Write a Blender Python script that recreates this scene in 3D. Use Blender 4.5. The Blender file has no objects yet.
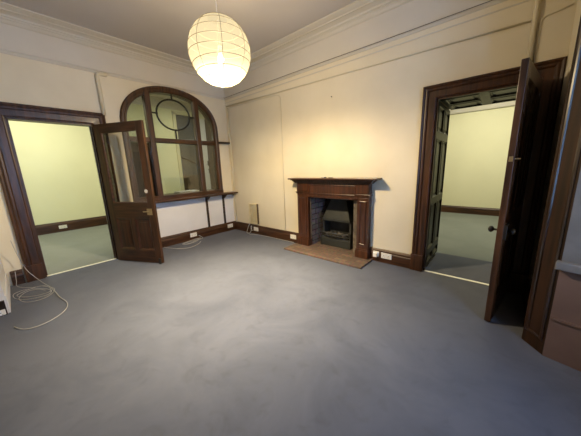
import bpy, math, random
from mathutils import Vector, Matrix
random.seed(4)
PI = math.pi
SC = bpy.context.scene
COL = SC.collection

# ------------------------------------------------------------------ helpers
class MB:
    def __init__(s, M=None):
        s.v = []; s.f = []; s.M = M
    def add(s, vs, fs):
        b = len(s.v)
        for p in vs:
            p = Vector(p)
            s.v.append(s.M @ p if s.M else p)
        s.f += [tuple(b+i for i in f) for f in fs]
        return s
    def box(s, x0, x1, y0, y1, z0, z1):
        x0, x1 = sorted((x0, x1)); y0, y1 = sorted((y0, y1)); z0, z1 = sorted((z0, z1))
        vs = [(x0,y0,z0),(x1,y0,z0),(x1,y1,z0),(x0,y1,z0),(x0,y0,z1),(x1,y0,z1),(x1,y1,z1),(x0,y1,z1)]
        return s.add(vs, [(0,3,2,1),(4,5,6,7),(0,1,5,4),(1,2,6,5),(2,3,7,6),(3,0,4,7)])
    def prism(s, pts, fn, h0, h1):
        """pts: 2D polygon, fn(u,v,h)->3D, extruded between h0 and h1"""
        n = len(pts)
        vs = [fn(u, v, h0) for u, v in pts] + [fn(u, v, h1) for u, v in pts]
        fs = [tuple(range(n-1, -1, -1)), tuple(range(n, 2*n))]
        fs += [(i, (i+1) % n, n+(i+1) % n, n+i) for i in range(n)]
        return s.add(vs, fs)
    def sweep(s, path, prof, fn, closed=False):
        """prof: closed 2D outline of (w outward to the left of travel, h off the plane); mitred along a planar path"""
        n = len(path); vs = []
        P = [Vector(p) for p in path]
        for i in range(n):
            a = P[i]-P[i-1] if (i > 0 or closed) else P[1]-P[0]
            b = P[(i+1) % n]-P[i] if (i < n-1 or closed) else P[n-1]-P[n-2]
            a.normalize(); b.normalize()
            na = Vector((-a.y, a.x)); nb = Vector((-b.y, b.x))
            m = na+nb; m.normalize(); m = m/max(0.3, m.dot(na))
            for w, h in prof:
                q = P[i]+m*w
                vs.append(fn(q.x, q.y, h))
        k = len(prof); fs = []
        for i in range(n if closed else n-1):
            j = (i+1) % n
            for t in range(k):
                u = (t+1) % k
                fs.append((i*k+t, i*k+u, j*k+u, j*k+t))
        if not closed:
            fs += [tuple(range(k)), tuple((n-1)*k+t for t in range(k-1, -1, -1))]
        return s.add(vs, fs)
    def tube(s, pts, r, n=8, smooth=0):
        P = [Vector(p) for p in pts]
        if smooth:
            Q = []
            for i in range(len(P)-1):
                a = P[max(i-1, 0)]; b = P[i]; c = P[i+1]; d = P[min(i+2, len(P)-1)]
                for k in range(smooth):
                    t = k/smooth
                    Q.append(0.5*((2*b)+(c-a)*t+(2*a-5*b+4*c-d)*t*t+(3*b-a-3*c+d)*t**3))
            Q.append(P[-1]); P = Q
        vs = []; fs = []
        up = Vector((0, 0, 1))
        d0 = (P[1]-P[0]).normalized()
        if abs(d0.dot(up)) > .9: up = Vector((1, 0, 0))
        for i, p in enumerate(P):
            d = (P[min(i+1, len(P)-1)]-P[max(i-1, 0)])
            if d.length < 1e-9: d = d0.copy()
            d.normalize()
            a = up - d*up.dot(d)
            if a.length < 1e-4: a = d.orthogonal()
            a.normalize(); up = a; b = d.cross(a)
            for k in range(n):
                t = 2*PI*k/n
                vs.append(p+(a*math.cos(t)+b*math.sin(t))*r)
        for i in range(len(P)-1):
            for k in range(n):
                fs.append((i*n+k, i*n+(k+1) % n, (i+1)*n+(k+1) % n, (i+1)*n+k))
        fs += [tuple(range(n-1, -1, -1)), tuple((len(P)-1)*n+k for k in range(n))]
        return s.add(vs, fs)
    def lathe(s, prof, c=(0,0,0), n=24, axis='z'):
        vs = []; fs = []
        for r, h in prof:
            for k in range(n):
                t = 2*PI*k/n; a, b = r*math.cos(t), r*math.sin(t)
                p = {'z': (a, b, h), 'x': (h, a, b), 'y': (a, h, -b)}[axis]
                vs.append((c[0]+p[0], c[1]+p[1], c[2]+p[2]))
        for i in range(len(prof)-1):
            for k in range(n):
                fs.append((i*n+k, i*n+(k+1) % n, (i+1)*n+(k+1) % n, (i+1)*n+k))
        if prof[0][0] > 1e-6: fs.append(tuple(range(n-1, -1, -1)))
        if prof[-1][0] > 1e-6: fs.append(tuple((len(prof)-1)*n+k for k in range(n)))
        return s.add(vs, fs)
    def build(s, name, m, parent=None, bevel=0, smooth=False):
        me = bpy.data.meshes.new(name)
        me.from_pydata([tuple(p) for p in s.v], [], s.f)
        me.validate()
        import bmesh
        bm = bmesh.new(); bm.from_mesh(me)
        bmesh.ops.recalc_face_normals(bm, faces=bm.faces)
        bm.to_mesh(me); bm.free()
        o = bpy.data.objects.new(name, me); COL.objects.link(o)
        me.materials.append(m)
        if smooth:
            for p in me.polygons: p.use_smooth = True
        if bevel:
            b = o.modifiers.new('bevel', 'BEVEL'); b.width = bevel; b.segments = 2; b.limit_method = 'ANGLE'; b.angle_limit = .6
            b.harden_normals = False
        if parent: o.parent = parent
        return o

def tag(o, label, cat, group=None):
    o['label'] = label; o['category'] = cat
    if group: o['group'] = group
    return o
def thing(name, label, cat, loc=(0,0,0), rz=0, group=None):
    o = bpy.data.objects.new(name, None); COL.objects.link(o)
    o.location = loc; o.rotation_euler = (0, 0, rz); o.empty_display_size = .1
    return tag(o, label, cat, group)
def struct(o):
    o['kind'] = 'structure'; return o
def sempty(name, loc=(0,0,0), rz=0):
    o = bpy.data.objects.new(name, None); COL.objects.link(o)
    o.location = loc; o.rotation_euler = (0, 0, rz); o['kind'] = 'structure'
    return o
LW = lambda u, v, h: (h, u, v)        # left wall plane: u = y, v = z, h = out into the room
FW = lambda u, v, h: (u, -h, v)       # fireplace wall plane: u = x, v = z

# ------------------------------------------------------------------ materials
def mat(name, col, rough=.5, metal=0, col2=None, scale=5, stretch=(1,1,1), bump=0, bscale=None, coat=0, detail=4, spec=.5, ramp=(.35,.65), emis=0, sheen=0):
    m = bpy.data.materials.new(name); m.use_nodes = True
    N = m.node_tree.nodes; L = m.node_tree.links
    p = N['Principled BSDF']
    p.inputs['Roughness'].default_value = rough; p.inputs['Metallic'].default_value = metal
    p.inputs['Coat Weight'].default_value = coat; p.inputs['Coat Roughness'].default_value = .15
    p.inputs['Specular IOR Level'].default_value = spec
    p.inputs['Sheen Weight'].default_value = sheen
    p.inputs['Base Color'].default_value = (*col, 1)
    tc = N.new('ShaderNodeTexCoord'); mp = N.new('ShaderNodeMapping')
    mp.inputs['Scale'].default_value = stretch
    L.new(tc.outputs['Object'], mp.inputs['Vector'])
    if col2:
        n = N.new('ShaderNodeTexNoise'); n.inputs['Scale'].default_value = scale; n.inputs['Detail'].default_value = detail
        r = N.new('ShaderNodeValToRGB'); r.color_ramp.elements[0].color = (*col, 1); r.color_ramp.elements[1].color = (*col2, 1)
        r.color_ramp.elements[0].position = ramp[0]; r.color_ramp.elements[1].position = ramp[1]
        L.new(mp.outputs['Vector'], n.inputs['Vector']); L.new(n.outputs['Fac'], r.inputs['Fac']); L.new(r.outputs['Color'], p.inputs['Base Color'])
    if bump:
        n2 = N.new('ShaderNodeTexNoise'); n2.inputs['Scale'].default_value = bscale or scale*4; n2.inputs['Detail'].default_value = 3
        b = N.new('ShaderNodeBump'); b.inputs['Strength'].default_value = bump; b.inputs['Distance'].default_value = .01
        L.new(mp.outputs['Vector'], n2.inputs['Vector']); L.new(n2.outputs['Fac'], b.inputs['Height']); L.new(b.outputs['Normal'], p.inputs['Normal'])
    if emis:
        p.inputs['Emission Color'].default_value = (*col, 1); p.inputs['Emission Strength'].default_value = emis
    return m

WOODA, WOODB = (.022, .0076, .0025), (.074, .0275, .0085)
wood_v = mat('mahogany_upright', WOODA, .42, col2=WOODB, scale=3, stretch=(9,9,.8), coat=.08, bump=.05, bscale=14)
wood_h = mat('mahogany_level', WOODA, .42, col2=WOODB, scale=3, stretch=(.8,.8,9), coat=.08, bump=.05, bscale=14)
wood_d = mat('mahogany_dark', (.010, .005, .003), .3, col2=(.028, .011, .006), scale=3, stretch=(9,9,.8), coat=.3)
wood_w = mat('mahogany_warm', (.028, .0085, .003), .36, col2=(.072, .022, .0075), scale=3, stretch=(9,9,.8), coat=.4)
plaster = mat('cream_plaster', (.76, .69, .53), .8, col2=(.70, .63, .47), scale=1.6, bump=.06, bscale=40)
plaster_lo = mat('white_plaster', (.72, .72, .74), .8, col2=(.67, .67, .69), scale=2.2, bump=.06, bscale=40)
frieze = mat('frieze_paint', (.66, .62, .54), .85, col2=(.62, .58, .50), scale=1.5)
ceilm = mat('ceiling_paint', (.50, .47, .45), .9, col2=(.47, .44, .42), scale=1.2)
cornm = mat('cornice_paint', (.60, .56, .48), .8)
hallwall = mat('green_yellow_wall', (.74, .74, .50), .8, col2=(.70, .70, .47), scale=1.2)
farwall = mat('pale_yellow_wall', (.78, .75, .52), .8, col2=(.74, .71, .49), scale=1.2)
whitep = mat('white_plastic', (.75, .74, .70), .35)
whitecable = mat('white_cable', (.40, .39, .37), .45)
darkpl = mat('dark_plastic', (.02, .02, .02), .4)
creamp = mat('cream_enamel', (.74, .66, .44), .45, col2=(.66, .58, .38), scale=6)
pipem = mat('painted_pipe', (.66, .60, .45), .55)
brass = mat('dull_brass', (.50, .40, .22), .35, metal=.9)
alu = mat('aluminium_strip', (.80, .78, .68), .3, metal=.3)
iron = mat('dark_cast_iron', (.022, .023, .022), .5, col2=(.045, .046, .044), scale=9, bump=.1)
hood_m = mat('grey_stove_enamel', (.018, .020, .018), .55, col2=(.028, .031, .027), scale=6)
ashm = mat('ash_and_coal', (.02, .018, .016), .95, col2=(.16, .14, .12), scale=30, bump=.6)
soot = mat('sooty_render', (.012, .011, .010), .95, col2=(.03, .028, .026), scale=8)
slip = mat('stone_slip', (.17, .14, .11), .5, col2=(.08, .065, .05), scale=18)
lead = mat('black_lead', (.015, .013, .011), .45, metal=.3)
framep = mat('grey_window_paint', (.17, .165, .16), .5, col2=(.13, .126, .122), scale=8)
apronm = mat('pink_plaster', (.15, .088, .062), .8, col2=(.12, .07, .05), scale=4)
slate = mat('slate_blue_paint', (.055, .07, .085), .4, col2=(.04, .05, .06), scale=3)
brownp = mat('brown_varnish', (.050, .034, .020), .35, col2=(.08, .05, .03), scale=4)
paperw = mat('white_paper', (.82, .83, .80), .7)
extm = mat('outside_dark_render', (.06, .065, .08), .9, col2=(.09, .095, .11), scale=3)
jambm = mat('dark_gloss_grained', (.010, .008, .006), .35, col2=(.022, .017, .012), scale=3, stretch=(6,6,.6), spec=.25)
jamblight = mat('gloss_painted_glints', (.012, .010, .007), .4, col2=(.16, .14, .10), ramp=(.58,.85), scale=5, spec=.25, stretch=(1,1,1.5))  # dark gloss; pale noise blotches painted in as reflected highlights

def carpet_mat(name, a, b, c):
    m = bpy.data.materials.new(name); m.use_nodes = True
    N = m.node_tree.nodes; L = m.node_tree.links; p = N['Principled BSDF']
    p.inputs['Roughness'].default_value = .95; p.inputs['Sheen Weight'].default_value = .25; p.inputs['Specular IOR Level'].default_value = .15
    tc = N.new('ShaderNodeTexCoord')
    n1 = N.new('ShaderNodeTexNoise'); n1.inputs['Scale'].default_value = 1.7; n1.inputs['Detail'].default_value = 6; n1.inputs['Roughness'].default_value = .62; n1.inputs['Distortion'].default_value = .7
    n2 = N.new('ShaderNodeTexNoise'); n2.inputs['Scale'].default_value = 320; n2.inputs['Detail'].default_value = 2
    n3 = N.new('ShaderNodeTexNoise'); n3.inputs['Scale'].default_value = 6.5; n3.inputs['Detail'].default_value = 5; n3.inputs['Distortion'].default_value = 1.2
    r = N.new('ShaderNodeValToRGB'); r.color_ramp.elements[0].position = .33; r.color_ramp.elements[1].position = .62
    r.color_ramp.elements[0].color = (*a, 1); r.color_ramp.elements[1].color = (*b, 1)
    r3 = N.new('ShaderNodeValToRGB'); r3.color_ramp.elements[0].position = .28; r3.color_ramp.elements[1].position = .44
    r3.color_ramp.elements[0].color = (*c, 1); r3.color_ramp.elements[1].color = (1, 1, 1, 1)
    mx = N.new('ShaderNodeMix'); mx.data_type = 'RGBA'; mx.blend_type = 'MULTIPLY'; mx.inputs[0].default_value = .65
    mx2 = N.new('ShaderNodeMix'); mx2.data_type = 'RGBA'; mx2.blend_type = 'MULTIPLY'; mx2.inputs[0].default_value = .35
    for n in (n1, n2, n3): L.new(tc.outputs['Object'], n.inputs['Vector'])
    L.new(n1.outputs['Fac'], r.inputs['Fac']); L.new(n3.outputs['Fac'], r3.inputs['Fac'])
    L.new(r.outputs['Color'], mx.inputs[6]); L.new(r3.outputs['Color'], mx.inputs[7])
    L.new(mx.outputs[2], mx2.inputs[6]); L.new(n2.outputs['Fac'], mx2.inputs[7])
    L.new(mx2.outputs[2], p.inputs['Base Color'])
    b_ = N.new('ShaderNodeBump'); b_.inputs['Strength'].default_value = .3; b_.inputs['Distance'].default_value = .004
    L.new(n2.outputs['Fac'], b_.inputs['Height']); L.new(b_.outputs['Normal'], p.inputs['Normal'])
    return m
carpet = carpet_mat('blue_grey_carpet', (.056, .064, .090), (.080, .089, .120), (.78, .77, .76))
carpet_hall = carpet_mat('green_grey_carpet', (.17, .19, .17), (.20, .22, .20), (.9, .9, .9))

def brick_mat(name, a, b, mortar, scale, plane, bw=.5, rh=.25, bump=.5, ms=.02):
    m = bpy.data.materials.new(name); m.use_nodes = True
    N = m.node_tree.nodes; L = m.node_tree.links; p = N['Principled BSDF']
    p.inputs['Roughness'].default_value = .85
    tc = N.new('ShaderNodeTexCoord'); sp = N.new('ShaderNodeSeparateXYZ'); cb = N.new('ShaderNodeCombineXYZ')
    L.new(tc.outputs['Object'], sp.inputs[0])
    L.new(sp.outputs[plane[0]], cb.inputs[0]); L.new(sp.outputs[plane[1]], cb.inputs[1])
    k = N.new('ShaderNodeTexBrick'); k.inputs['Scale'].default_value = scale
    k.inputs['Color1'].default_value = (*a, 1); k.inputs['Color2'].default_value = (*b, 1); k.inputs['Mortar'].default_value = (*mortar, 1)
    k.inputs['Mortar Size'].default_value = ms; k.inputs['Brick Width'].default_value = bw; k.inputs['Row Height'].default_value = rh
    L.new(cb.outputs[0], k.inputs['Vector'])
    n = N.new('ShaderNodeTexNoise'); n.inputs['Scale'].default_value = 25; n.inputs['Detail'].default_value = 5
    L.new(tc.outputs['Object'], n.inputs['Vector'])
    mx = N.new('ShaderNodeMix'); mx.data_type = 'RGBA'; mx.blend_type = 'OVERLAY'; mx.inputs[0].default_value = .8
    L.new(k.outputs['Color'], mx.inputs[6]); L.new(n.outputs['Color'], mx.inputs[7]); L.new(mx.outputs[2], p.inputs['Base Color'])
    bp = N.new('ShaderNodeBump'); bp.inputs['Strength'].default_value = bump; bp.inputs['Distance'].default_value = .01; bp.invert = True
    L.new(k.outputs['Fac'], bp.inputs['Height']); L.new(bp.outputs['Normal'], p.inputs['Normal'])
    return m
firebrick = brick_mat('grey_brick_lining', (.16, .13, .13), (.24, .20, .19), (.06, .05, .05), 5, ('Y', 'Z'), bw=1.1, rh=.5, ms=.04, bump=1)
hearthtile = brick_mat('brown_brick_hearth', (.075, .048, .034), (.13, .085, .06), (.045, .035, .03), 5, ('X', 'Y'), bw=1.05, rh=.5, ms=.02)

def glass_mat(name, tint=(1,1,1), refl=1.0):
    m = bpy.data.materials.new(name); m.use_nodes = True
    N = m.node_tree.nodes; L = m.node_tree.links; N.clear()
    o = N.new('ShaderNodeOutputMaterial'); t = N.new('ShaderNodeBsdfTransparent'); t.inputs[0].default_value = (*tint, 1)
    g = N.new('ShaderNodeBsdfGlossy'); g.inputs['Roughness'].default_value = .02
    f = N.new('ShaderNodeLayerWeight'); f.inputs[0].default_value = .5
    pw = N.new('ShaderNodeMath'); pw.operation = 'POWER'; pw.inputs[1].default_value = 4
    L.new(f.outputs['Facing'], pw.inputs[0])
    mu = N.new('ShaderNodeMath'); mu.operation = 'MULTIPLY_ADD'; mu.inputs[1].default_value = .8; mu.inputs[2].default_value = .04*refl
    x = N.new('ShaderNodeMixShader')
    L.new(pw.outputs[0], mu.inputs[0]); L.new(mu.outputs[0], x.inputs[0]); L.new(t.outputs[0], x.inputs[1]); L.new(g.outputs[0], x.inputs[2]); L.new(x.outputs[0], o.inputs[0])
    return m
glass = glass_mat('pane_glass', (.80, .81, .79), 1.8)
glass_smoky = glass_mat('old_pane_glass', (.90, .92, .90), 1.3)

# ------------------------------------------------------------------ room constants
ZC = 3.47                       # ceiling
XR = 5.24                       # right wall face
YN = -3.75                      # near wall face (behind the camera)
DL0, DL1, DLZ = -3.395, -2.495, 2.21      # left doorway
DR0, DR1, DRZ = 4.222, 5.09, 2.195        # right doorway
FX0, FX1, FZ = 2.345, 3.215, .925         # fire opening
TH = .15                        # left wall thickness
TF = .86                        # fireplace wall thickness

# arch outline (y, z)
AY, AH, AZS, ARISE, AZB = -1.19, .925, 2.28, .715, .93
def arch_pts(off=0, n=28, bottom=False):
    pts = []
    a = AH-off; r = ARISE-off
    for i in range(n+1):
        t = PI*i/n
        c, s_ = math.cos(t), math.sin(t)
        e = 2/2.15
        pts.append((AY+a*math.copysign(abs(c)**e, c), AZS+r*abs(s_)**e))
    return pts      # from y max to y min over the top

# ------------------------------------------------------------------ floor, ceilings, walls
f = MB(); f.box(0, 5.24, YN, 0, -.1, 0); f.box(5.24, 6.6, -3.5, -.9, -.1, 0); f.box(.9, 5.24, -4.6, YN, -.1, 0); f.box(DR0-.02, DR1+.02, 0, .9, -.1, 0)
f.box(FX0-.35, FX1+.35, 0, .9, -.1, 0)
struct(f.build('floor', carpet))
f = MB(); f.box(-4.0, 0, -6.5, 3.4, -.1, 0); struct(f.build('floor_hall', carpet_hall))
f = MB(); f.box(1.5, 9, .9, 5.0, -.1, 0); struct(f.build('floor_next_room', carpet_hall))
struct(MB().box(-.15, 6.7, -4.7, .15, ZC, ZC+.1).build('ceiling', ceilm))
struct(MB().box(-4.0, -.15, -6.5, 3.4, 3.75, 3.85).build('ceiling_hall', cornm))
struct(MB().box(1.5, 9, .86, 5.0, ZC, ZC+.1).build('ceiling_next_room', cornm))

RZ = 3.02                       # picture rail top height
# left wall: lower pieces in cream up to the rail, frieze above
w = MB()
w.box(-TH, 0, YN-.15, DL0, 0, RZ)
w.box(-TH, 0, DL0, DL1, DLZ, RZ)
w.box(-TH, 0, DL1, AY-AH, 0, RZ)
w.box(-TH, 0, AY+AH, 0, 0, RZ)
ap = arch_pts()
for i in range(len(ap)-1):
    (y0, z0), (y1, z1) = ap[i], ap[i+1]
    if abs(y0-y1) < 1e-5: continue
    w.prism([(y0, z0), (y0, RZ), (y1, RZ), (y1, z1)], LW, -TH, 0)
w.box(-TH, 0, AY-AH, AY+AH, 0, AZB)
struct(w.build('wall_left', plaster))
struct(MB().box(-TH, 0, YN-.15, 0, RZ, ZC).box(-TH, 0, YN-.15, .0, ZC, 3.75).build('wall_left_frieze', frieze))
# blue-white panel below the long shelf; cool shade put into its colour
struct(MB().box(0, .004, -2.31, -.0, .2, .90).build('wall_left_shelf_shade', plaster_lo))
# fireplace wall
w = MB()
w.box(-TH, FX0, 0, TF, 0, RZ); w.box(FX0, FX1, 0, TF, FZ, RZ); w.box(FX1, DR0, 0, TF, 0, RZ)
w.box(DR0, DR1, 0, TF, DRZ, RZ); w.box(DR1, XR+.3, 0, TF, 0, RZ)
w.box(FX0, FX1, .5, TF, 0, FZ)
struct(w.build('wall_fireplace', plaster))
struct(MB().box(-TH, XR+.3, 0, TF, RZ, ZC).build('wall_fireplace_frieze', frieze))
# near wall (against the photographer's back)
struct(MB().box(-TH, 1.0, -4.6, YN, 0, ZC).build('wall_near', plaster_lo))
struct(MB().box(1.0, XR+.3, -4.6, -4.45, 0, ZC).box(XR, XR+.3, -4.5, YN, 0, ZC).build('wall_near_recess', brownp))  # unseen recess walls, coloured dark to cut bounced light
# right wall, ending at the bay
BY0, BY1 = -.985, -3.45
w = MB(); w.box(XR, XR+.25, BY0+.0, 0, 0, ZC); w.box(XR, XR+.25, BY1, YN, 0, ZC); w.box(XR, XR+.12, BY1, BY0, 2.95, ZC)
struct(w.build('wall_right', plaster))

# carpet-side threshold strips
tag(MB().box(DR0, DR1, -.005, .03, 0, .006).build('threshold_strip', alu), 'pale metal threshold strip across the right doorway by the fireplace', 'threshold strip')
tag(MB().box(-.045, .0, DL0, DL1, 0, .006).build('threshold_strip', alu), 'white metal threshold strip under the left doorway beside the open glazed door', 'threshold strip')

# ------------------------------------------------------------------ cornice, picture rail, skirting
def run(path, prof, name, m):
    """profile (out from wall, z) swept along a plan path with the room on its left"""
    P = [Vector(p) for p in path]
    mb = MB(); vs = []; k = len(prof)
    for i in range(len(P)):
        a = (P[i]-P[i-1]).normalized() if i else (P[1]-P[0]).normalized()
        b = (P[i+1]-P[i]).normalized() if i < len(P)-1 else (P[-1]-P[-2]).normalized()
        na, nb = Vector((-a.y, a.x)), Vector((-b.y, b.x)); mm = (na+nb).normalized(); mm = mm/max(.3, mm.dot(na))
        for o_, z in prof: vs.append((P[i].x+mm.x*o_, P[i].y+mm.y*o_, z))
    fs = [(i*k+t, i*k+(t+1) % k, (i+1)*k+(t+1) % k, (i+1)*k+t) for i in range(len(P)-1) for t in range(k)]
    fs += [tuple(range(k)), tuple((len(P)-1)*k+t for t in range(k-1, -1, -1))]
    mb.add(vs, fs)
    return struct(mb.build(name, m))
CP = [(0,3.33),(.02,3.34),(.035,3.365),(.05,3.375),(.05,3.39),(.065,3.395),(.07,3.415),(.10,3.425),(.13,3.43),(.155,3.428),(.16,3.44),(.21,3.445),(.235,3.45),(.25,3.455),(.25,3.475),(0,3.475)]
run([(XR, YN), (XR, 0), (0, 0), (0, YN), (1.0, YN)], CP, 'trim_1', cornm)
RP = [(0,2.975),(.012,2.98),(.02,3.0),(.035,3.008),(.035,3.018),(.028,3.024),(0,3.026)]
run([(XR, BY0), (XR, 0), (0, 0), (0, YN), (1.0, YN)], RP, 'trim_2', cornm)
run([(XR-.0, 0), (0.0, 0)], [(0,2.905),(.006,2.908),(.006,2.918),(0,2.92)], 'trim_3', cornm)

SK = [(0,0),(.032,0),(.032,.12),(.028,.135),(.02,.15),(.022,.17),(.012,.19),(.006,.20),(0,.20)]
run([(2.12, 0), (0, 0), (0, -2.315)], SK, 'baseboard_left', wood_h)
run([(4.075, 0), (3.475, 0)], SK, 'baseboard_fireplace', wood_h)
run([(0, -3.595), (0, YN+.04)], SK, 'baseboard_left_corner', wood_h)
run([(XR, BY0), (XR, -.02)], SK, 'baseboard_right', wood_h)

# ------------------------------------------------------------------ architraves
ARCHI = [(0,0),(0,.022),(.012,.026),(.02,.02),(.085,.022),(.095,.034),(.11,.038),(.125,.034),(.13,.044),(.145,.05),(.155,.044),(.16,.03),(.16,0)]
def scale_prof(p, s_): return [(a*s_, b) for a, b in p]
def archi(u0, u1, z, fn, wdt, name, depth_lining, m=wood_v, flip=False):
    p = scale_prof(ARCHI, wdt/.16)
    e = sempty(name)
    path = [(u0, 0), (u0, z), (u1, z), (u1, 0)] if u0 < u1 else [(u0, 0), (u0, z), (u1, z), (u1, 0)]
    mb = MB().sweep(path, p, fn); mb.build('architrave', m, e)
    # plinth blocks
    MB().prism([(u0-wdt-.006, 0), (u0+.0, 0), (u0, .23), (u0-wdt-.006, .23)], fn, 0, .052).build('plinth_block', m, e, bevel=.004)
    MB().prism([(u1, 0), (u1+wdt+.006, 0), (u1+wdt+.006, .23), (u1, .23)], fn, 0, .052).build('plinth_block', m, e, bevel=.004)
    return e
# sweep offsets to the left of travel: going up at u0 then right -> left is outside
archi(DL0, DL1, DLZ, LW, .178, 'trim_4', TH)
archi(DR0, DR1, DRZ, FW, .148, 'trim_5', TF)
# left doorway lining + hall-side architrave
e = sempty('trim_6')
MB().box(-TH-.01, .001, DL0-.001, DL0+.018, 0, DLZ).build('jamb', wood_v, e)
MB().box(-TH-.01, .001, DL1-.018, DL1+.001, 0, DLZ).build('jamb', wood_v, e)
MB().box(-TH-.01, .001, DL0, DL1, DLZ-.018, DLZ+.001).build('head', wood_v, e)
MB().box(-.10, -.05, DL0+.018, DL0+.03, 0, DLZ-.018).box(-.10, -.05, DL1-.03, DL1-.018, 0, DLZ-.018).build('door_stop', wood_v, e)
# deep panelled lining of the right doorway
e = sempty('trim_7')
def panel_lining(u0, u1, v0, v1, fn, nu, nv, name, sp=.09):
    """panelled board in plane coordinates: base board, raised frame, moulded sunk panels"""
    MB().prism([(u0, v0), (u1, v0), (u1, v1), (u0, v1)], fn, 0, .004).build(name, jambm, e)
    us = [u0+(u1-u0)*i/nu for i in range(nu+1)]; vs = nv
    fr = MB(); mo = MB()
    for i in range(nu):
        for j in range(len(vs)-1):
            a0 = us[i]+sp*.5; a1 = us[i+1]-sp*.5; b0 = vs[j]+sp*.5; b1 = vs[j+1]-sp*.5
            path = [(a0, b0), (a0, b1), (a1, b1), (a1, b0)]
            mo.sweep(path, [(0,.004),(-.028,.004),(-.022,.012),(-.012,.012),(-.004,.022),(0,.024)], fn, closed=True)
            c = .055
            mo.prism([(a0+c, b0+c), (a1-c, b0+c), (a1-c, b1-c), (a0+c, b1-c)], fn, .004, .012)
            # frame members round this panel
            fr.sweep(path, [(0,.004),(0,.020),(sp*.5,.020),(sp*.5,.004)], fn, closed=True)
    fr.build(name+'_frame', jamblight, e); mo.build(name+'_moulding', jambm, e)
panel_lining(.03, .83, .02, DRZ-.02, lambda u, v, h: (DR0+h, u, v), 2, [.05, .24, .95, 1.78, DRZ-.03], 'jamb')
panel_lining(.03, .83, .02, DRZ-.02, lambda u, v, h: (DR1-h, u, v), 2, [.05, .24, .95, 1.78, DRZ-.03], 'jamb')
panel_lining(.03, .83, DR0+.02, DR1-.02, lambda u, v, h: (v, u, DRZ-h), 2, [DR0+.03, (DR0+DR1)/2, DR1-.03], 'head')
MB().box(DR0-.001, DR0+.02, -.001, .05, 0, DRZ).box(DR1-.02, DR1+.001, -.001, .05, 0, DRZ).box(DR0, DR1, -.001, .05, DRZ-.02, DRZ+.001).build('door_frame', wood_v, e)

# ------------------------------------------------------------------ arched internal window
W1 = sempty('window_1')
op = arch_pts()
path = [(AY-AH, AZB)] + op[::-1] + [(AY+AH, AZB)]
prof = [(0,-TH-.01),(0,.02),(-.015,.035),(-.03,.03),(-.055,.035),(-.075,.02),(-.095,.02),(-.105,.0),(-.105,-TH-.01)]
MB().sweep(path, prof, LW).build('arched_frame', wood_v, W1)
MB().box(-TH-.01, .035, AY-AH, AY+AH, AZB-.01, AZB+.075).build('sill_rail', wood_h, W1, bevel=.006)
def zin(y, off=.08):
    t = (y-AY)/(AH-off)
    return AZS+(ARISE-off)*max(0, 1-abs(t)**2.15)**(1/2.15)
for my in (-1.645, -.735):
    MB().box(-.09, .03, my-.05, my+.05, AZB+.07, zin(my)+.02).build('mullion', wood_v, W1, bevel=.012)
for y0, y1 in ((AY-AH+.1, -1.695), (-1.595, -.785), (-.685, AY+AH-.1)):
    MB().box(-.08, .02, y0, y1, 1.985, 2.07).build('transom', wood_h, W1, bevel=.01)
ym = .5*(-1.607-.773)
ringc = (-.03, -1.185, 2.515)
rp = MB(); rr = .262
rp.tube([(-.03, ringc[1]+rr*math.cos(2*PI*i/40)*1.2, ringc[2]+rr*math.sin(2*PI*i/40)*1.05) for i in range(41)], .016, 6)
for dy, dz, L in ((1, 0, .15), (-1, 0, .15), (0, 1, .105), (0, -1, .19)):
    a = (-.03, ringc[1]+dy*rr*1.12, ringc[2]+dz*rr*1.02); b = (-.03, ringc[1]+dy*(rr*1.12+L), ringc[2]+dz*(rr*1.02+L))
    rp.tube([a, b], .014, 6)
rp.build('leadlight_ring', lead, W1)
def pane(y0, y1, z0, z1=None, name='pane', m=glass):
    if z1 is not None: pts = [(y0, z0), (y1, z0), (y1, z1), (y0, z1)]
    else:
        pts = [(y0, z0), (y1, z0)] + [(y1+(y0-y1)*k/12, zin(y1+(y0-y1)*k/12, .07)) for k in range(13)]
    MB().prism(pts, LW, -.045, -.040).build(name, m, W1)
for y0, y1 in ((AY-AH+.075, -1.68), (-1.61, -.77), (-.70, AY+AH-.075)):
    pane(y0, y1, AZB+.07, 2.005); pane(y0, y1, 2.06)
# transom bar that runs on to the corner
tag(MB().box(.0, .09, -.275, -.004, 2.025, 2.065).build('picture_ledge', wood_d), 'short dark wooden ledge running from the arched window to the corner', 'ledge')

# shelf below the arch, with two thin battens
t = thing('wall_shelf', 'long narrow wooden shelf fixed under the arched window', 'shelf', (0, -1.1, .0))
MB().box(.004, .225, -.95, 1.096, .905, .93).build('shelf_board', wood_h, t, bevel=.003)
MB().box(.004, .03, -.95, 1.09, .87, .905).build('rail', wood_h, t)
for yy in (.39, .815):
    m_ = MB(); m_.box(.004, .028, yy-.022, yy+.022, .2, .905); m_.prism([(.028, .905), (.17, .905), (.17, .88), (.028, .78)], lambda u, v, h, yy=yy: (u, yy+h, v), -.012, .012)
    m_.build('bracket', wood_d, t)

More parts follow.
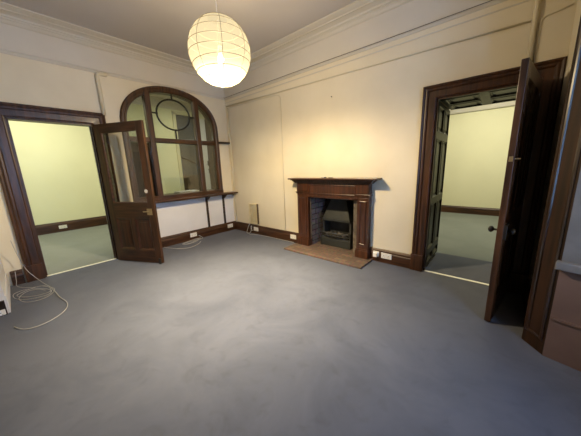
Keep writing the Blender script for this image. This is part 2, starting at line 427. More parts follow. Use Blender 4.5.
# ------------------------------------------------------------------ half-glazed open door on the left
ang = math.atan2(.42, .84)
D1 = sempty('door_1', (.10, -2.492, 0), ang)
DW, DH, DT = .90, 2.19, .022
SW = .115
MB().box(0, SW, -DT, DT, .01, DH).build('hinge_stile', wood_v, D1, bevel=.003)
MB().box(DW-SW, DW, -DT, DT, .01, DH).build('lock_stile', wood_v, D1, bevel=.003)
MB().box(SW, DW-SW, -DT, DT, DH-.12, DH).build('top_rail', wood_h, D1)
MB().box(SW, DW-SW, -DT, DT, .745, .985).build('lock_rail', wood_h, D1)
MB().box(SW, DW-SW, -DT, DT, .01, .215).build('bottom_rail', wood_h, D1)
MB().box(DW/2-.045, DW/2+.045, -DT, DT, .215, .745).build('muntin', wood_v, D1)
for a0, a1 in ((SW, DW/2-.045), (DW/2+.045, DW-SW)):
    m_ = MB()
    for sg in (-1, 1):
        fn = lambda u, v, h, sg=sg: (u, sg*h, v)
        m_.sweep([(a0, .215), (a0, .745), (a1, .745), (a1, .215)], [(0,.0),(-.03,.0),(-.03,.006),(-.02,.014),(-.008,.020),(0,.024)], fn, closed=True)
    m_.box(a0, a1, -.008, .008, .215, .745)
    c = .07; m_.box(a0+c, a1-c, -.014, .014, .215+c, .745-c)
    m_.build('panel', wood_w, D1)
m_ = MB()
for sg in (-1, 1):
    fn = lambda u, v, h, sg=sg: (u, sg*h, v)
    m_.sweep([(SW, .985), (SW, DH-.12), (DW-SW, DH-.12), (DW-SW, .985)], [(0,.0),(-.018,.002),(-.014,.014),(-.004,.022),(0,.024)], fn, closed=True)
m_.build('glazing_bead', wood_h, D1)
MB().box(SW+.002, DW-SW-.002, -.003, .003, .987, DH-.122).build('glass_pane', glass_smoky, D1)
h_ = MB()
for sg in (-1, 1):
    h_.box(.775-.02, .775+.075, sg*DT, sg*(DT+.004), .80, .90)
    h_.tube([(.84, sg*DT, .86), (.84, sg*(DT+.045), .86), (.73, sg*(DT+.05), .858)], .009, 8)
h_.build('lever_handle', brass, D1)
MB().lathe([(0, 0), (.03, 0), (.03, .003), (0, .003)], (.795, -DT-.003, 1.17), 20, 'y').build('white_disc', whitep, D1)
MB().box(DW-.05, DW-.015, -DT-.02, -DT, .0, .09).build('door_bolt', darkpl, D1)
for zz in (.25, 1.1, 1.95):
    MB().lathe([(0, zz-.05), (.009, zz-.05), (.009, zz+.05), (0, zz+.05)], (-.006, DT+.004, 0), 8).build('hinge', brass, D1)

# ------------------------------------------------------------------ panelled door, open, on the right; leaf shade put in as darker wood
D2 = sempty('door_2', (5.085, -.012, 0), math.atan2(-.86, -.138))
DW2, DH2 = .865, 2.175
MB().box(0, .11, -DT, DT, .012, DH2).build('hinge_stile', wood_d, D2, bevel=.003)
MB().box(DW2-.11, DW2, -DT, DT, .012, DH2).build('lock_stile', wood_v, D2, bevel=.003)
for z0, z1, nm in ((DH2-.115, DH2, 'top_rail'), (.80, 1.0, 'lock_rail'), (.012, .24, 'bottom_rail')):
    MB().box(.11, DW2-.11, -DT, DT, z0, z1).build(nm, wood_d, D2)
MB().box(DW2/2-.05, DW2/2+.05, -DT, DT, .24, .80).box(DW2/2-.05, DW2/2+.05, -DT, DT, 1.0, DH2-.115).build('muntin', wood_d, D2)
for a0, a1 in ((.11, DW2/2-.05), (DW2/2+.05, DW2-.11)):
    for b0, b1 in ((.24, .80), (1.0, DH2-.115)):
        m_ = MB()
        for sg in (-1, 1):
            fn = lambda u, v, h, sg=sg: (u, sg*h, v)
            m_.sweep([(a0, b0), (a0, b1), (a1, b1), (a1, b0)], [(0,0),(-.03,0),(-.03,.006),(-.02,.014),(-.008,.020),(0,.024)], fn, closed=True)
        m_.box(a0, a1, -.008, .008, b0, b1); m_.box(a0+.06, a1-.06, -.014, .014, b0+.06, b1-.06)
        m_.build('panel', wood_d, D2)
for sg, nm in ((-1, 'knob'), (1, 'knob')):
    MB().lathe([(0, 0), (.022, 0), (.022, sg*.006), (.009, sg*.008), (.009, sg*.028), (.02, sg*.034), (.029, sg*.046), (.026, sg*.06), (.012, sg*.068), (0, sg*.07)], (DW2-.06, sg*DT, .86), 18, 'y').build(nm, lead, D2, smooth=True)
MB().box(DW2-.13, DW2+.001, DT, DT+.022, .79, .92).build('rim_lock', lead, D2, bevel=.003)
m_ = MB(); m_.box(DW2-.0, DW2+.004, -.012, .014, 1.435, 1.475); m_.build('latch_plate', brass, D2)
MB().tube([(DW2-.02, DT, 1.455), (DW2-.02, DT+.03, 1.455)], .006, 8).tube([(DW2-.03, DT+.03, 1.455), (DW2-.01, DT+.03, 1.455)], .005, 6).build('night_bolt', brass, D2)

# ------------------------------------------------------------------ fireplace surround
F = thing('fireplace_surround', 'dark mahogany fireplace mantelpiece with pilasters and moulded shelf', 'mantelpiece', (2.83, 0, 0))
PX0, PX1 = -.715, .64       # outer edges
IX0, IX1 = -.475, .455      # inner edges
def sbox(*a): return MB().box(*a)
MB().box(-.83, .785, -.225, -.001, 1.238, 1.262).build('mantel_shelf', wood_w, F, bevel=.006)
m_ = MB()
for k, (pr_, z0, z1) in enumerate(((.19, 1.222, 1.236), (.17, 1.206, 1.222), (.15, 1.19, 1.206), (.135, 1.175, 1.19))):
    m_.box(PX0-(pr_-.1)*.9, PX1+(pr_-.1)*.9, -pr_, -.001, z0, z1)
m_.build('shelf_moulding', wood_w, F, bevel=.004)
MB().box(PX0, PX1, -.10, -.001, .96, 1.176).build('frieze', wood_w, F)
m_ = MB(); m_.sweep([(IX0+.03, .99), (IX0+.03, 1.15), (IX1-.03, 1.15), (IX1-.03, .99)], [(0,.10),(-.02,.10),(-.02,.106),(-.008,.112),(0,.108)], FW, closed=True)
m_.box(IX0, IX1, -.115, -.1, .935, .962); m_.build('frieze_moulding', wood_w, F)
for a0, a1 in ((PX0, IX0), (IX1, PX1)):
    MB().box(a0, a1, -.10, -.001, .1, .962).build('pilaster', wood_w, F, bevel=.003)
    m_ = MB(); m_.sweep([(a0+.04, .24), (a0+.04, .92), (a1-.04, .92), (a1-.04, .24)], [(0,.10),(-.018,.10),(-.018,.104),(-.008,.112),(0,.108)], FW, closed=True)
    m_.build('pilaster_moulding', wood_w, F)
    MB().box(a0-.012, a1+.012, -.125, -.001, .029, .15).box(a0-.006, a1+.006, -.115, -.001, .15, .172).build('plinth', wood_w, F, bevel=.004)
    MB().box(a0-.02, a1+.02, -.125, -.001, 1.005, 1.02).box(a0-.012, a1+.012, -.115, -.001, .985, 1.005).build('capital', wood_w, F, bevel=.003)
    MB().box(a0, a1, -.112, -.1, 1.03, 1.165).build('frieze_block', wood_w, F, bevel=.004)

# stone slips
m_ = MB(); m_.box(IX0, FX0-2.83+.02, -.03, -.001, .03, FZ+.01); m_.box(FX1-2.83-.02, IX1, -.03, -.001, .03, FZ+.01); m_.box(IX0, IX1, -.03, -.001, FZ-.01, .96)
m_.build('slip', slip, F)

# firebox lining
fb = MB(); fb.box(FX0, FX0+.02, .0, .48, 0, FZ); fb.box(FX1-.02, FX1, .0, .48, 0, FZ)
struct(fb.build('wall_firebox', firebrick))
struct(MB().box(FX0+.02, FX1-.02, .46, .5, 0, FZ).box(FX0, FX1, 0, .5, FZ-.02, FZ).build('wall_firebox_back', soot))
# hearth
tag(MB().box(2.05, 3.535, -.455, -.001, 0, .028).box(FX0+.021, FX1-.021, 0, .455, 0, .028).build('hearth', hearthtile, bevel=.004), 'brown brick hearth slab in front of the fireplace', 'hearth')

# cast-iron fire insert: tapering hood over an open grate
G = thing('fire_grate', 'dark iron open fire with tapered hood inside the fireplace', 'fire grate', (2.765, .21, .028)); G.scale = (.93, 1, 1)
hood = MB()
def frus(mb, b, t_, z0, z1):
    (ax0, ax1, ay0, ay1), (bx0, bx1, by0, by1) = b, t_
    vs = [(ax0,ay0,z0),(ax1,ay0,z0),(ax1,ay1,z0),(ax0,ay1,z0),(bx0,by0,z1),(bx1,by0,z1),(bx1,by1,z1),(bx0,by1,z1)]
    mb.add(vs, [(0,3,2,1),(4,5,6,7),(0,1,5,4),(1,2,6,5),(2,3,7,6),(3,0,4,7)])
frus(hood, (-.29,.29,-.06,.21), (-.155,.155,.05,.21), .50, .86)
hood.box(-.30, .30, -.07, .21, .46, .50)
hood.build('hood', hood_m, G, bevel=.006)
g = MB(); g.box(-.31, -.27, -.03, .21, 0, .46); g.box(.27, .31, -.03, .21, 0, .46); g.box(-.27, .27, .17, .21, 0, .46)
g.build('side_cheek', iron, G, bevel=.004)
g = MB(); g.box(-.33, .33, -.09, .17, 0, .14); g.build('ash_pan', hood_m, G, bevel=.008)
g = MB(); g.box(-.32, .32, -.075, .17, .14, .165)
g.tube([(-.31, -.06, .25), (-.2, -.11, .25), (0, -.125, .25), (.2, -.11, .25), (.31, -.06, .25)], .013, 8, smooth=4)
g.tube([(-.31, -.06, .20), (-.2, -.10, .20), (0, -.115, .20), (.2, -.10, .20), (.31, -.06, .20)], .008, 8, smooth=4)
for k in range(-4, 5): 
    x = k*.065; y = -.125+.065*(abs(x)/.31)**1.8
    g.tube([(x, y+.015, .165), (x, y, .25)], .006, 6)
g.tube([(-.31, -.06, .165), (-.31, -.06, .27)], .012, 8); g.tube([(.31, -.06, .165), (.31, -.06, .27)], .012, 8)
g.build('grate_bars', iron, G)
ash = MB()
for i in range(60):
    x = random.uniform(-.24, .24); y = random.uniform(-.06, .14); r = random.uniform(.012, .03)
    ash.lathe([(0, -r*.6), (r*.8, -r*.3), (r, .1*r), (r*.5, r*.6), (0, r*.7)], (x, y, .17+r*.5+random.uniform(0, .035)), 6)
ash.build('ash_bed', ashm, G)
MB().lathe([(0,0),(.03,0),(.045,.02),(.02,.035),(0,.04)], (.06,-.01,.21), 7).build('pale_cinder', slip, G)
tag(MB().tube([(2.50, .1, .035), (2.475, .03, .40), (2.53, .0, .62), (2.56, .02, .70)], .008, 8, smooth=5).lathe([(0,-.012),(.012,0),(0,.012)], (2.56, .02, .70), 8).build('fire_poker', iron), 'black iron poker leaning inside the left of the fireplace', 'poker')

# small things on the mantel shelf
t = MB(); t.lathe([(0,0),(.022,0),(.026,.008),(.018,.016),(0,.018)], (2.735, -.13, 1.2625), 12)
tag(t.build('pebble', darkpl, smooth=True), 'small dark pebble lying on the mantel shelf', 'pebble')
t = MB(); t.box(2.80, 2.875, -.145, -.115, 1.2625, 1.274)
tag(t.build('matchbox', darkpl, bevel=.002), 'tiny flat dark box on the mantel shelf', 'box')
t = MB(); t.tube([(2.66, -.13, 1.267), (2.68, -.12, 1.267), (2.70, -.14, 1.267), (2.67, -.15, 1.267), (2.655, -.135, 1.267)], .004, 6, smooth=4)
tag(t.build('wire_ring', darkpl), 'tiny loop of dark wire on the mantel shelf', 'wire')
tag(MB().tube([(2.783, 0, 2.494), (2.783, -.03, 2.50)], .005, 6).build('nail', darkpl), 'small dark nail in the wall above the fireplace', 'nail')

# ------------------------------------------------------------------ cream grille panel by the corner
H = thing('wall_heater', 'small cream slatted heater fixed low on the wall near the corner', 'heater', (.775, -.021, 0))
m_ = MB(); m_.sweep([(-.135, .235), (-.135, .69), (.135, .69), (.135, .235)], [(0,-.02),(0,.035),(-.018,.035),(-.018,-.02)], lambda u, v, h: (u, -h, v), closed=True)
m_.build('casing', creamp, H)
m_ = MB(); m_.box(-.118, .118, .005, .012, .252, .673)
m_.build('back_plate', creamp, H)
m_ = MB()
for k in range(13): m_.box(-.119, .119, -.026, -.018, .262+k*.0325, .274+k*.0325)
m_.build('grille', creamp, H)
m_ = MB()
for x in (-.045, .045): m_.box(x-.004, x+.004, -.032, -.025, .25, .675)
m_.build('grille_bar', creamp, H)
MB().box(.1355, .138, -.032, .018, .236, .689).build('side_strip', brownp, H)
for z in (.36, .58): MB().box(-.119, .119, -.034, -.027, z-.006, z+.006).build('cross_bar', creamp, H)

# ------------------------------------------------------------------ sockets
def socket(name, fn, u, v, label, wdt=.146, hgt=.086, base=.032, grp='white wall sockets on the skirting'):
    t = thing(name, label, 'socket', fn(u, v, base), 0, grp)
    f2 = lambda a, b, h: tuple(Vector(fn(u+a, v+b, base+h))-Vector(fn(u, v, base)))
    MB().prism([(-wdt/2, -hgt/2), (wdt/2, -hgt/2), (wdt/2, hgt/2), (-wdt/2, hgt/2)], f2, 0, .011).build('plate', whitep, t, bevel=.003)
    n = 2 if wdt > .12 else 1
    for k in range(n):
        c = (k-.5)*.07 if n == 2 else 0
        MB().prism([(c-.008, .012), (c+.008, .012), (c+.008, .03), (c-.008, .03)], f2, .011, .015).build('rocker_switch', whitep, t)
        MB().prism([(c-.004, -.004), (c+.004, -.004), (c+.004, .003), (c-.004, .003)], f2, .0105, .0115).prism([(c-.014, -.024), (c-.008, -.024), (c-.008, -.018), (c-.014, -.018)], f2, .0105, .0115).prism([(c+.008, -.024), (c+.014, -.024), (c+.014, -.018), (c+.008, -.018)], f2, .0105, .0115).build('pin_slot', darkpl, t)
    return t
socket('wall_socket', LW, -1.11, .11, 'white double socket under the shelf, above the coiled white cable')
socket('wall_socket', LW, -.17, .115, 'white double socket under the shelf end nearest the corner')
socket('wall_socket', FW, .83, .115, 'white double socket below the cream slatted heater')
socket('wall_socket', FW, 1.93, .115, 'white double socket just left of the fireplace')
socket('wall_socket', FW, 3.735, .115, 'white double socket on the skirting right of the plug beside the fireplace', wdt=.15)
t = socket('wall_socket', FW, 3.58, .12, 'white single socket with a plug, tight against the fireplace right side', wdt=.09)
p_ = MB(); p_.prism([(-.03, -.035), (.03, -.035), (.03, .03), (-.03, .03)], FW, .0, .04)
po = p_.build('plug', whitep, bevel=.006); po.location = (3.58, -.0465, .115)
tag(po, 'white plug pushed into the socket right of the fireplace', 'plug')

# ------------------------------------------------------------------ cables
def cable(name, pts, r, label, m=whitecable, lift=.008, closed=False):
    P = [(p[0], p[1], p[2] if len(p) > 2 else lift) for p in pts]
    return tag(MB().tube(P, r, 7, smooth=6).build(name, m, smooth=True), label, 'cable')
cable('coiled_cable', [(.05,-1.0,.07),(.02+.05,-.93,.012),(.14,-1.02),(.12,-1.24),(.156,-1.391),(.21,-1.42),(.25,-1.30,.014),(.16,-1.12,.014),(.10,-1.03,.012),(.06,-1.14,.012),(.12,-1.34,.014),(.20,-1.44,.016),(.28,-1.36,.016),(.26,-1.20,.016),(.16,-1.05,.02),(.08,-1.0,.02),(.1,-1.2,.022),(.18,-1.36,.022)], .0065, 'bunched white cable lying under the double socket below the shelf')
cable('floor_cable', [(.30,-1.10),(.42,-1.22),(.50,-1.40),(.47,-1.53),(.37,-1.62),(.22,-1.68),(.06,-1.74)], .006, 'single white cable curving along the carpet towards the half-glazed door')
cable('heater_cord', [(.665,-.05,.235),(.63,-.07,.19),(.60,-.09,.10),(.60,-.12,.03),(.66,-.13,.012),(.71,-.11,.04),(.73,-.08,.13),(.71,-.06,.18),(.68,-.06,.15),(.70,-.07,.08),(.77,-.065,.09)], .007, 'white flex looping from the cream heater to the socket below')
cable('skirting_cable', [(.74,-.16),(.95,-.08),(1.2,-.055),(1.6,-.05),(1.95,-.05)], .005, 'thin pale flex lying along the skirting between heater and fireplace')
gl = [[(.20,-3.62,.65),(.14,-3.60,.45),(.12,-3.56,.22),(.18,-3.50,.10),(.30,-3.44,.02),(.48,-3.40),(.62,-3.38),(.74,-3.37),(.80,-3.36),(1.02,-3.345),(1.249,-3.309),(1.42,-3.33),(1.54,-3.399),(1.61,-3.49),(1.625,-3.581),(1.58,-3.66),(1.45,-3.72)],
      [(.06,-3.66,.20),(.10,-3.67,.08),(.15,-3.67,.01),(.34,-3.55),(.42,-3.43),(.62,-3.39),(.78,-3.41),(.80,-3.5),(.74,-3.617),(.6,-3.70),(.42,-3.71),(.36,-3.62),(.45,-3.5),(.6,-3.42,.014),(.72,-3.40,.014),(.74,-3.5,.014),(.66,-3.62,.014),(.5,-3.68,.014)],
      [(.10,-3.68,.01),(.25,-3.60,.012),(.38,-3.50,.012),(.50,-3.42,.018),(.66,-3.36,.012),(.82,-3.40,.01),(.90,-3.50,.01),(.84,-3.62,.01),(.66,-3.67,.018),(.50,-3.60,.02),(.52,-3.5,.02),(.64,-3.44,.02)]]
cable('tangled_cable', gl[0], .0036, 'long white cable falling beside the left doorway into a wide floor loop', lift=.013)
cable('tangled_cable', gl[1]+gl[2][2:], .0032, 'white cable coiled on the carpet by the left doorway corner')

# ------------------------------------------------------------------ pipes and conduits
def pipe(name, pts, r, label, m=pipem, sm=0):
    return tag(MB().tube(pts, r, 10, smooth=sm).build(name, m, smooth=True), label, 'pipe')
pipe('wall_pipe', [(.03,-2.325,2.36),(.03,-2.325,2.93),(.03,-2.31,2.96),(.03,-2.27,2.968),(.03,-2.20,2.968)], .028, 'thick cream pipe rising from the left door frame to the picture rail')
pipe('corner_pipe', [(.115,-.022,.20),(.115,-.022,2.80)], .014, 'painted vertical pipe in the corner beside the shelf end')
pipe('wall_conduit', [(.06,-.018,2.835),(1.5,-.018,2.80),(3.0,-.018,2.768),(4.0,-.018,2.745),(4.96,-.018,2.722)], .010, 'long thin painted conduit running level below the picture rail')
pipe('drop_conduit', [(.145,-.007,2.795),(1.0,-.007,2.775),(1.62,-.007,2.757),(1.69,-.007,2.72),(1.705,-.007,2.65),(1.705,-.007,.205)], .006, 'thin painted conduit dropping down the wall left of the fireplace')
pipe('door_pipe', [(4.985,-.022,2.35),(4.985,-.022,3.34)], .019, 'cream vertical pipe above the right doorway')
pipe('bell_wire', [(5.022,-.008,2.35),(5.022,-.008,2.68),(5.035,-.008,2.72),(5.07,-.008,2.735),(5.12,-.008,2.742),(5.22,-.008,2.76)], .006, 'thin wire rising from the right door frame and bending right', pipem)
tag(MB().tube([(0.0,-.042,3.005),(2,-.042,3.012),(3.5,-.042,3.005),(5.2,-.042,3.01)], .003, 6, smooth=6).build('rail_wire', darkpl), 'thin dark wire along the picture rail above the fireplace', 'wire')

# ------------------------------------------------------------------ paper lantern
LX, LY, LZ, LR = 2.655, -1.90, 2.592, .298
def paper_material():
    m = bpy.data.materials.new('lantern_paper'); m.use_nodes = True
    N = m.node_tree.nodes; L = m.node_tree.links; N.clear()
    o = N.new('ShaderNodeOutputMaterial')
    tr = N.new('ShaderNodeBsdfTranslucent'); tr.inputs[0].default_value = (.0105, .0098, .0074, 1)
    di = N.new('ShaderNodeBsdfDiffuse'); di.inputs[0].default_value = (.0105, .0098, .0074, 1)
    tp = N.new('ShaderNodeBsdfTransparent'); tp.inputs[0].default_value = (1, .97, .90, 1)
    em = N.new('ShaderNodeEmission'); em.inputs[0].default_value = (1.0, .84, .52, 1); em.inputs[1].default_value = EMS
    a = N.new('ShaderNodeMixShader'); a.inputs[0].default_value = .45
    b = N.new('ShaderNodeMixShader'); b.inputs[0].default_value = .20
    ad = N.new('ShaderNodeAddShader')
    L.new(tr.outputs[0], a.inputs[1]); L.new(di.outputs[0], a.inputs[2]); L.new(a.outputs[0], b.inputs[1]); L.new(tp.outputs[0], b.inputs[2])
    L.new(b.outputs[0], ad.inputs[0]); L.new(em.outputs[0], ad.inputs[1]); L.new(ad.outputs[0], o.inputs[0])
    m.cycles.emission_sampling = 'FRONT_BACK' if hasattr(m.cycles, 'emission_sampling') else m.cycles.emission_sampling
    return m
EMS = .36
paper = paper_material()
ribm = mat('lantern_wire', (.10, .08, .04), .7)
T = thing('paper_lantern', 'round white paper lantern pendant hanging lit from the ceiling', 'lantern', (LX, LY, LZ))
NR = 11
prof = []
for i in range(0, 67):
    th = .30+(PI-.30-.34)*i/66
    ph = (i % 6)/6
    puff = LR*(1-.0035*(1-abs(math.sin(PI*i/6))))
    prof.append((puff*math.sin(th), puff*math.cos(th)))
m_ = MB(); n = 40; vs = []; fs = []
for r, h in prof:
    for k in range(n): vs.append((r*math.cos(2*PI*k/n), r*math.sin(2*PI*k/n), h*1.03))
for i in range(len(prof)-1):
    for k in range(n): fs.append((i*n+k, (i+1)*n+k, (i+1)*n+(k+1) % n, i*n+(k+1) % n))
m_.add(vs, fs)
sh = m_.build('paper_shade', paper, T, smooth=True)
# wire hoops, slightly wandering, and a few paper seams
for i in range(1, 9):
    th = .30+(PI-.68)*i/9
    tilt = random.uniform(-.06, .06); ph = random.uniform(0, 6)
    pts = []
    for k in range(49):
        a = 2*PI*k/48; tt = th+tilt*math.sin(a+ph)
        pts.append(((LR+.001)*math.sin(tt)*math.cos(a), (LR+.001)*math.sin(tt)*math.sin(a), (LR+.001)*math.cos(tt)*1.03))
    MB().tube(pts, .0026, 5).build('wire_hoop', ribm, T)
for j in range(8):
    a = 2*PI*j/8+.25
    pts = [((LR+.0005)*math.sin(t_)*math.cos(a), (LR+.0005)*math.sin(t_)*math.sin(a), (LR+.0005)*math.cos(t_)*1.03) for t_ in [.30+(PI-.68)*k/30 for k in range(31)]]
    MB().tube(pts, .002, 5).build('paper_seam', ribm, T)
BZ = -.10
bulbm = bpy.data.materials.new('lit_bulb'); bulbm.use_nodes = True
bulbm.node_tree.nodes['Principled BSDF'].inputs['Emission Color'].default_value = (1, .85, .6, 1)
bulbm.node_tree.nodes['Principled BSDF'].inputs['Emission Strength'].default_value = 6
MB().lathe([(0, BZ+.0), (.022, BZ+.006), (.034, BZ+.03), (.030, BZ+.055), (.016, BZ+.085), (0, BZ+.09)], (0, 0, .005), 16).build('bulb', bulbm, T, smooth=True)
MB().lathe([(0, BZ+.09), (.018, BZ+.09), (.02, BZ+.15), (.008, BZ+.165), (0, BZ+.165)], (0, 0, .005), 14).build('lamp_holder', whitep, T)
MB().tube([(0, 0, BZ+.165), (0, 0, ZC-LZ-.03)], .0035, 6).build('cord', whitep, T)
MB().lathe([(0, ZC-LZ-.035), (.03, ZC-LZ-.03), (.05, ZC-LZ-.005), (.05, ZC-LZ), (0, ZC-LZ)], (0,0,0), 20).build('ceiling_rose', whitep, T)
MB().tube([(-.095, 0, LR*.955*1.03), (0, 0, LR*.97), (.095, 0, LR*.955*1.03)], .0018, 5).build('wire_frame', ribm, T)

# ------------------------------------------------------------------ bay window on the right
reveal_w = mat('mahogany_reveal_dark', (.010, .0045, .002), .35, col2=(.030, .012, .005), scale=3, stretch=(9,9,.8), spec=.25)  # darker mahogany for the bay reveal
reveal_w.node_tree.nodes['Principled BSDF'].inputs['Roughness'].default_value = .55
BA = Vector((5.175, -.962)); BB = Vector((5.285, -1.106)); BD = Vector((6.15, -1.106-.865*math.tan(math.radians(14))))
def seg_wall(mb, a, b, z0, z1, th, side=1):
    d = (b-a).normalized(); n = Vector((-d.y, d.x))*side*th
    pts = [(a.x, a.y), (b.x, b.y), ((b+n).x, (b+n).y), ((a+n).x, (a+n).y)]
    mb.prism(pts, lambda u, v, h: (u, v, h), z0, z1); return mb
# wooden splayed reveal / architrave at the bay edge
e = sempty('trim_8')
m_ = MB()
pts = [(XR, -.955), (5.175, -.962), (5.285, -1.106), (5.36, -1.106), (5.36, -.955)]
m_.prism(pts, lambda u, v, h: (u, v, h), 0, 2.95); m_.build('reveal_board', reveal_w, e, bevel=.004)
d = (BB-BA).normalized(); nn = Vector((d.y, -d.x))
def RV(u, v, h):
    q = BA+d*u+nn*h; return (q.x, q.y, v)
Lr = (BB-BA).length
m_ = MB()
m_.sweep([(.035, .12), (.035, 2.85), (Lr-.03, 2.85), (Lr-.03, .12)], [(0,0),(-.014,0),(-.010,.008),(0,.010),(.012,.006),(.012,0)], RV, closed=True); m_.build('reveal_panel', wood_d, e)
# side light of the bay
e = sempty('window_2')
m_ = MB(); seg_wall(m_, BB, BD, 0, .70, .15); seg_wall(m_, BB, BD, 2.75, ZC, .15)
struct(m_.build('wall_bay_side', apronm))
m_ = MB(); seg_wall(m_, BB+Vector((0,-.012)), BD+Vector((0,-.012)), .31, .33, .03); m_.build('dado_bead', apronm, e)
sd = (BD-BB).normalized(); sn = Vector((sd.y, -sd.x))
def SV(u, v, h):
    q = BB+sd*u+sn*h; return (q.x, q.y, v)
LS = (BD-BB).length
MB().prism([(-.02, -.05), (LS, -.05), (LS, .05), (-.02, .05)], lambda u, v, h: SV(u, h, -v), .70, .755).build('sill_board', framep, e, bevel=.006)
m_ = MB(); m_.sweep([(0, .755), (0, 2.75), (LS, 2.75), (LS, .755)], [(0,-.10),(0,.0),(-.10,.0),(-.10,-.03),(-.115,-.03),(-.115,-.10)], SV, closed=True); m_.build('sash_frame', framep, e)
m_ = MB()
for z0, z1 in ((.755, .83), (1.72, 1.78), (2.68, 2.75)): m_.prism([(.1, z0), (LS-.1, z0), (LS-.1, z1), (.1, z1)], SV, -.09, -.04)
m_.build('sash_rail', framep, e)
MB().prism([(.1, .8), (LS-.1, .8), (LS-.1, 2.7), (.1, 2.7)], SV, -.066, -.062).build('pane', glass, e)
# front lights of the bay
FXB = 6.15; y0, y1 = BD.y, -3.22
struct(MB().box(FXB, FXB+.15, -1.78, y0+.02, .70, 2.75).box(FXB, FXB+.15, y1, y0+.02, 0, .70).box(FXB, FXB+.15, y1, y0+.02, 2.75, ZC).build('wall_bay_front', apronm))  # first box is an unseen pier added to narrow the daylight
y0 = -1.78
e = sempty('window_3')
MB().box(FXB-.05, FXB+.15, y1, y0, .70, .755).build('sill_board', framep, e)
m_ = MB(); hy = (y0+y1)/2
for a, b in ((y1, hy-.03), (hy+.03, y0)):
    fnb = lambda u, v, h: (FXB+.06-h, u, v)
    m_.sweep([(a, .755), (a, 2.75), (b, 2.75), (b, .755)], [(0,-.05),(0,.05),(-.05,.05),(-.05,-.05)], fnb, closed=True)
    m_.box(FXB+.04, FXB+.08, a+.05, b-.05, 1.73, 1.77)
m_.box(FXB+.0, FXB+.12, hy-.035, hy+.035, .755, 2.75)
m_.build('sash_frame', framep, e)
MB().box(FXB+.058, FXB+.062, y1+.04, y0-.04, .78, 2.73).build('pane', glass, e)
# near side of the bay
m_ = MB(); seg_wall(m_, Vector((FXB, y1)), Vector((XR+.05, -3.45)), 0, .70, .15); seg_wall(m_, Vector((FXB, y1)), Vector((XR+.05, -3.45)), 2.75, ZC, .15)
seg_wall(m_, Vector((FXB, y1)), Vector((XR+.05, -3.45)), .70, 2.75, .15)
struct(m_.build('wall_bay_near', apronm))
# neighbouring outside wall and ground seen through the bay
struct(MB().box(5.54, 7.6, .15, .35, -.5, 5.5).build('wall_outside', extm))

# ------------------------------------------------------------------ hall beyond the left wall and the arch
HX = -3.75
w = MB(); w.box(HX-.15, HX, -6.5, .60, 0, 3.75); w.box(HX-.15, HX, 1.30, 3.4, 0, 3.75); w.box(HX-.15, HX, .60, 1.30, 3.35, 3.75)
struct(w.build('wall_hall_far', hallwall))
struct(MB().box(HX, -.15, -6.5, -6.35, 0, 3.75).build('wall_hall_left', hallwall))
struct(MB().box(HX, -.15, 3.25, 3.4, 0, 3.75).build('wall_hall_right', hallwall))
struct(MB().box(-.15, -.16, -6.35, DL0-.1, 0, 3.75).box(-.15, -.16, .0, 3.25, 0, 3.75).build('wall_hall_near', hallwall))
struct(MB().box(-.15, 0, .86, 3.4, 0, 3.75).build('wall_hall_end', hallwall))
def hall_skirt(y0, y1): return MB().prism([(HX, 0), (HX+.03, 0), (HX+.03, .20), (HX+.015, .24), (HX+.008, .26), (HX, .26)], lambda u, v, h: (u, h, v), y0, y1)
struct(hall_skirt(-6.35, .5).build('baseboard_hall', wood_h))
socket('wall_socket', lambda u, v, h: (HX+h, u, v), -2.77, .125, 'white double socket on the skirting of the green room', wdt=.16, base=.03, grp=None)
for cz, co in ((3.66, .08), (3.72, .14)):
    pass
run([(-.15, -6.35), (HX+.0, -6.35)][::-1] if False else [(HX, 3.25), (HX, -6.35)][::-1][::-1], [(0,3.50),(.02,3.51),(.03,3.54),(.08,3.60),(.14,3.65),(.16,3.70),(.2,3.71),(.2,3.76),(0,3.76)], 'trim_9', cornm)
# dark door and casing seen through the arch
e = sempty('door_3')
MB().box(HX-.06, HX-.02, .60, 1.30, 0, 3.36).build('leaf', slate, e)
m_ = MB(); m_.box(HX-.02, HX-.005, .68, 1.22, 1.45, 3.2); m_.build('panel', slate, e, bevel=.004)
MB().box(HX-.03, HX+.01, .60, 1.30, 0, 1.30).build('dado_board', brownp, e)
MB().box(HX-.02, HX+.05, .50, .60, 0, 3.4).box(HX-.02, HX+.05, .50, 1.36, 3.35, 3.45).build('casing', framep_l := mat('cream_gloss', (.62, .60, .40), .4), e)
MB().box(HX-.02, HX+.05, 1.28, 1.36, 0, 3.35).build('casing', wood_d, e)
MB().tube([(HX+.03, .62, 1.95), (HX+.03, 1.26, 1.68)], .03, 8).build('slanting_handrail', darkpl, e)
# yellow door ajar with black lock further right, dark curtain beyond
e = sempty('door_4')
MB().box(HX+.02, HX+.07, 1.38, 1.80, .01, 3.3).build('leaf', plaster_lo, e)
MB().box(HX+.07, HX+.10, 1.60, 1.66, 1.62, 1.80).build('lock', darkpl, e)
MB().tube([(HX+.07, 1.62, 1.48), (HX+.12, 1.62, 1.48), (HX+.12, 1.62, 1.36), (HX+.07, 1.62, 1.36)], .02, 8).build('pull_handle', darkpl, e)
tag(MB().box(HX+.08, HX+.5, 1.64, 3.2, 0, 3.3).build('wardrobe', brownp, bevel=.01), 'tall dark brown cupboard glimpsed through the right pane of the arch', 'cupboard')
c = thing('hall_cupboard', 'dark brown cupboard standing behind the left pane of the arched window', 'cupboard', (-.48, -1.93, 0))
MB().box(-.24, .24, -.30, .34, .0, 2.0).build('carcass', brownp, c, bevel=.006)
MB().box(-.2, .2, -.31, -.302, .1, 1.9).build('door', brownp, c)
tag(MB().box(-.42, -.17, -1.20, -.76, 1.0005, 1.03).build('paper_stack', paperw), 'flat white papers on the ledge behind the arched window', 'paper')
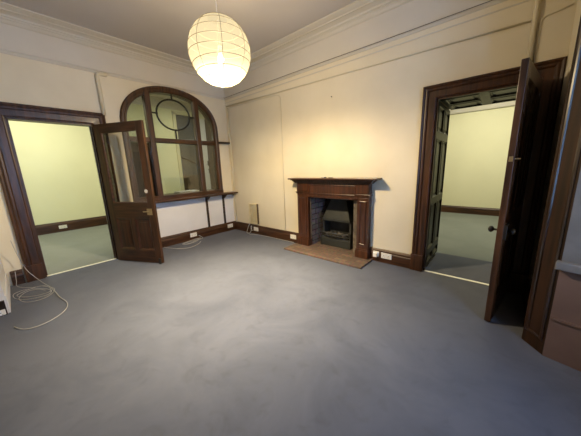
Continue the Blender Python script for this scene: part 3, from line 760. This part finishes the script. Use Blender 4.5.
MB().box(-.45, -.155, -1.57, -.30, .97, 1.0).build('hall_ledge', wood_d, W1)

# ------------------------------------------------------------------ room beyond the right doorway
struct(MB().box(1.5, 9, 4.83, 5.0, 0, ZC).build('wall_next_far', farwall))
struct(MB().box(1.35, 1.5, .86, 5.0, 0, ZC).build('wall_next_left', farwall))
struct(MB().box(9, 9.15, .86, 5.0, 0, ZC).build('wall_next_right', farwall))
struct(MB().box(5.54, 9, .35, .86, 0, ZC).build('wall_next_near', farwall))
run([(1.5, 4.83), (9, 4.83)][::-1], [(0,0),(.03,0),(.03,.16),(.015,.19),(0,.2)], 'baseboard_next', wood_h)
struct(MB().box(1.5, 9, 4.815, 4.83, 2.75, ZC).build('wall_next_frieze', frieze))
run([(1.5, 4.815), (9, 4.815)][::-1], [(0,2.72),(.03,2.73),(.035,2.76),(0,2.77)], 'trim_10', cornm)
run([(1.5, 4.83), (9, 4.83)][::-1], [(0,3.3),(.03,3.32),(.1,3.40),(.18,3.44),(.2,3.475),(0,3.475)], 'trim_11', cornm)

# near-left corner: boxed white panel and its socket on the near wall
struct(MB().box(.034, .998, YN, YN+.012, .0, .2).build('baseboard_near', plaster_lo, bevel=.004))
struct(MB().box(1.0, 1.025, -4.45, YN-.01, 0, .16).build('baseboard_near_return', wood_d))
socket('wall_socket', lambda u, v, h: (1.0+h, u, v), -3.805, .04, 'white socket low on the wall at the left edge beside the cable tangle', wdt=.07, hgt=.06, base=.026, grp=None)

# ------------------------------------------------------------------ lights
def light(kind, name, loc, energy, col, size=None, rot=(0,0,0), **kw):
    l = bpy.data.lights.new(name, kind); l.energy = energy; l.color = col
    if kind == 'AREA': l.size = size; 
    else: l.shadow_soft_size = size
    for k, v in kw.items(): setattr(l, k, v)
    o = bpy.data.objects.new(name, l); COL.objects.link(o); o.location = loc; o.rotation_euler = rot
    return o
light('SPOT', 'bulb_light', (LX, LY, LZ+BZ-.03), 840, (1, .80, .51), .05, spot_size=PI, spot_blend=.45)
light('POINT', 'bulb_glow', (LX, LY, LZ+BZ-.03), 310, (1, .80, .51), .05)
light('AREA', 'hall_light', (-1.9, -3.2, 3.6), 82, (1, .96, .74), 1.0)
light('AREA', 'hall_light', (-1.9, .6, 3.6), 44, (1, .96, .74), .8)
light('AREA', 'next_room_light', (4.6, 2.9, 3.35), 72, (1, .95, .72), 1.0)
w = bpy.data.worlds.new('sky'); SC.world = w; w.use_nodes = True
bg = w.node_tree.nodes['Background']; bg.inputs[0].default_value = (.30, .52, 1.0, 1); bg.inputs[1].default_value = 15

# ------------------------------------------------------------------ camera
cam = bpy.data.cameras.new('camera'); co = bpy.data.objects.new('camera', cam); COL.objects.link(co)
y_, p_, r_ = (math.radians(a) for a in (-41.2415, -11.7948, -2.011))
Fv = Vector((math.sin(y_)*math.cos(p_), math.cos(y_)*math.cos(p_), math.sin(p_)))
r0 = Vector((math.cos(y_), -math.sin(y_), 0)); u0 = r0.cross(Fv)
R = math.cos(r_)*r0+math.sin(r_)*u0; U = -math.sin(r_)*r0+math.cos(r_)*u0
M = Matrix((R, U, -Fv)).transposed().to_4x4(); M.translation = Vector((4.91606, -3.5061, 1.45))
co.matrix_world = M
cam.sensor_fit = 'HORIZONTAL'; cam.sensor_width = 36; cam.lens = 241.95/581*36; cam.clip_start = .02
SC.camera = co
SC.view_settings.view_transform = 'Standard'; SC.view_settings.look = 'None'; SC.view_settings.gamma = 1; SC.view_settings.use_curve_mapping = False
SC.view_settings.exposure = .54
SC.cycles.use_denoising = True
SC.cycles.max_bounces = 8; SC.cycles.diffuse_bounces = 3; SC.cycles.transparent_max_bounces = 16
SC.cycles.caustics_reflective = False; SC.cycles.caustics_refractive = False
SC.cycles.sample_clamp_indirect = 6
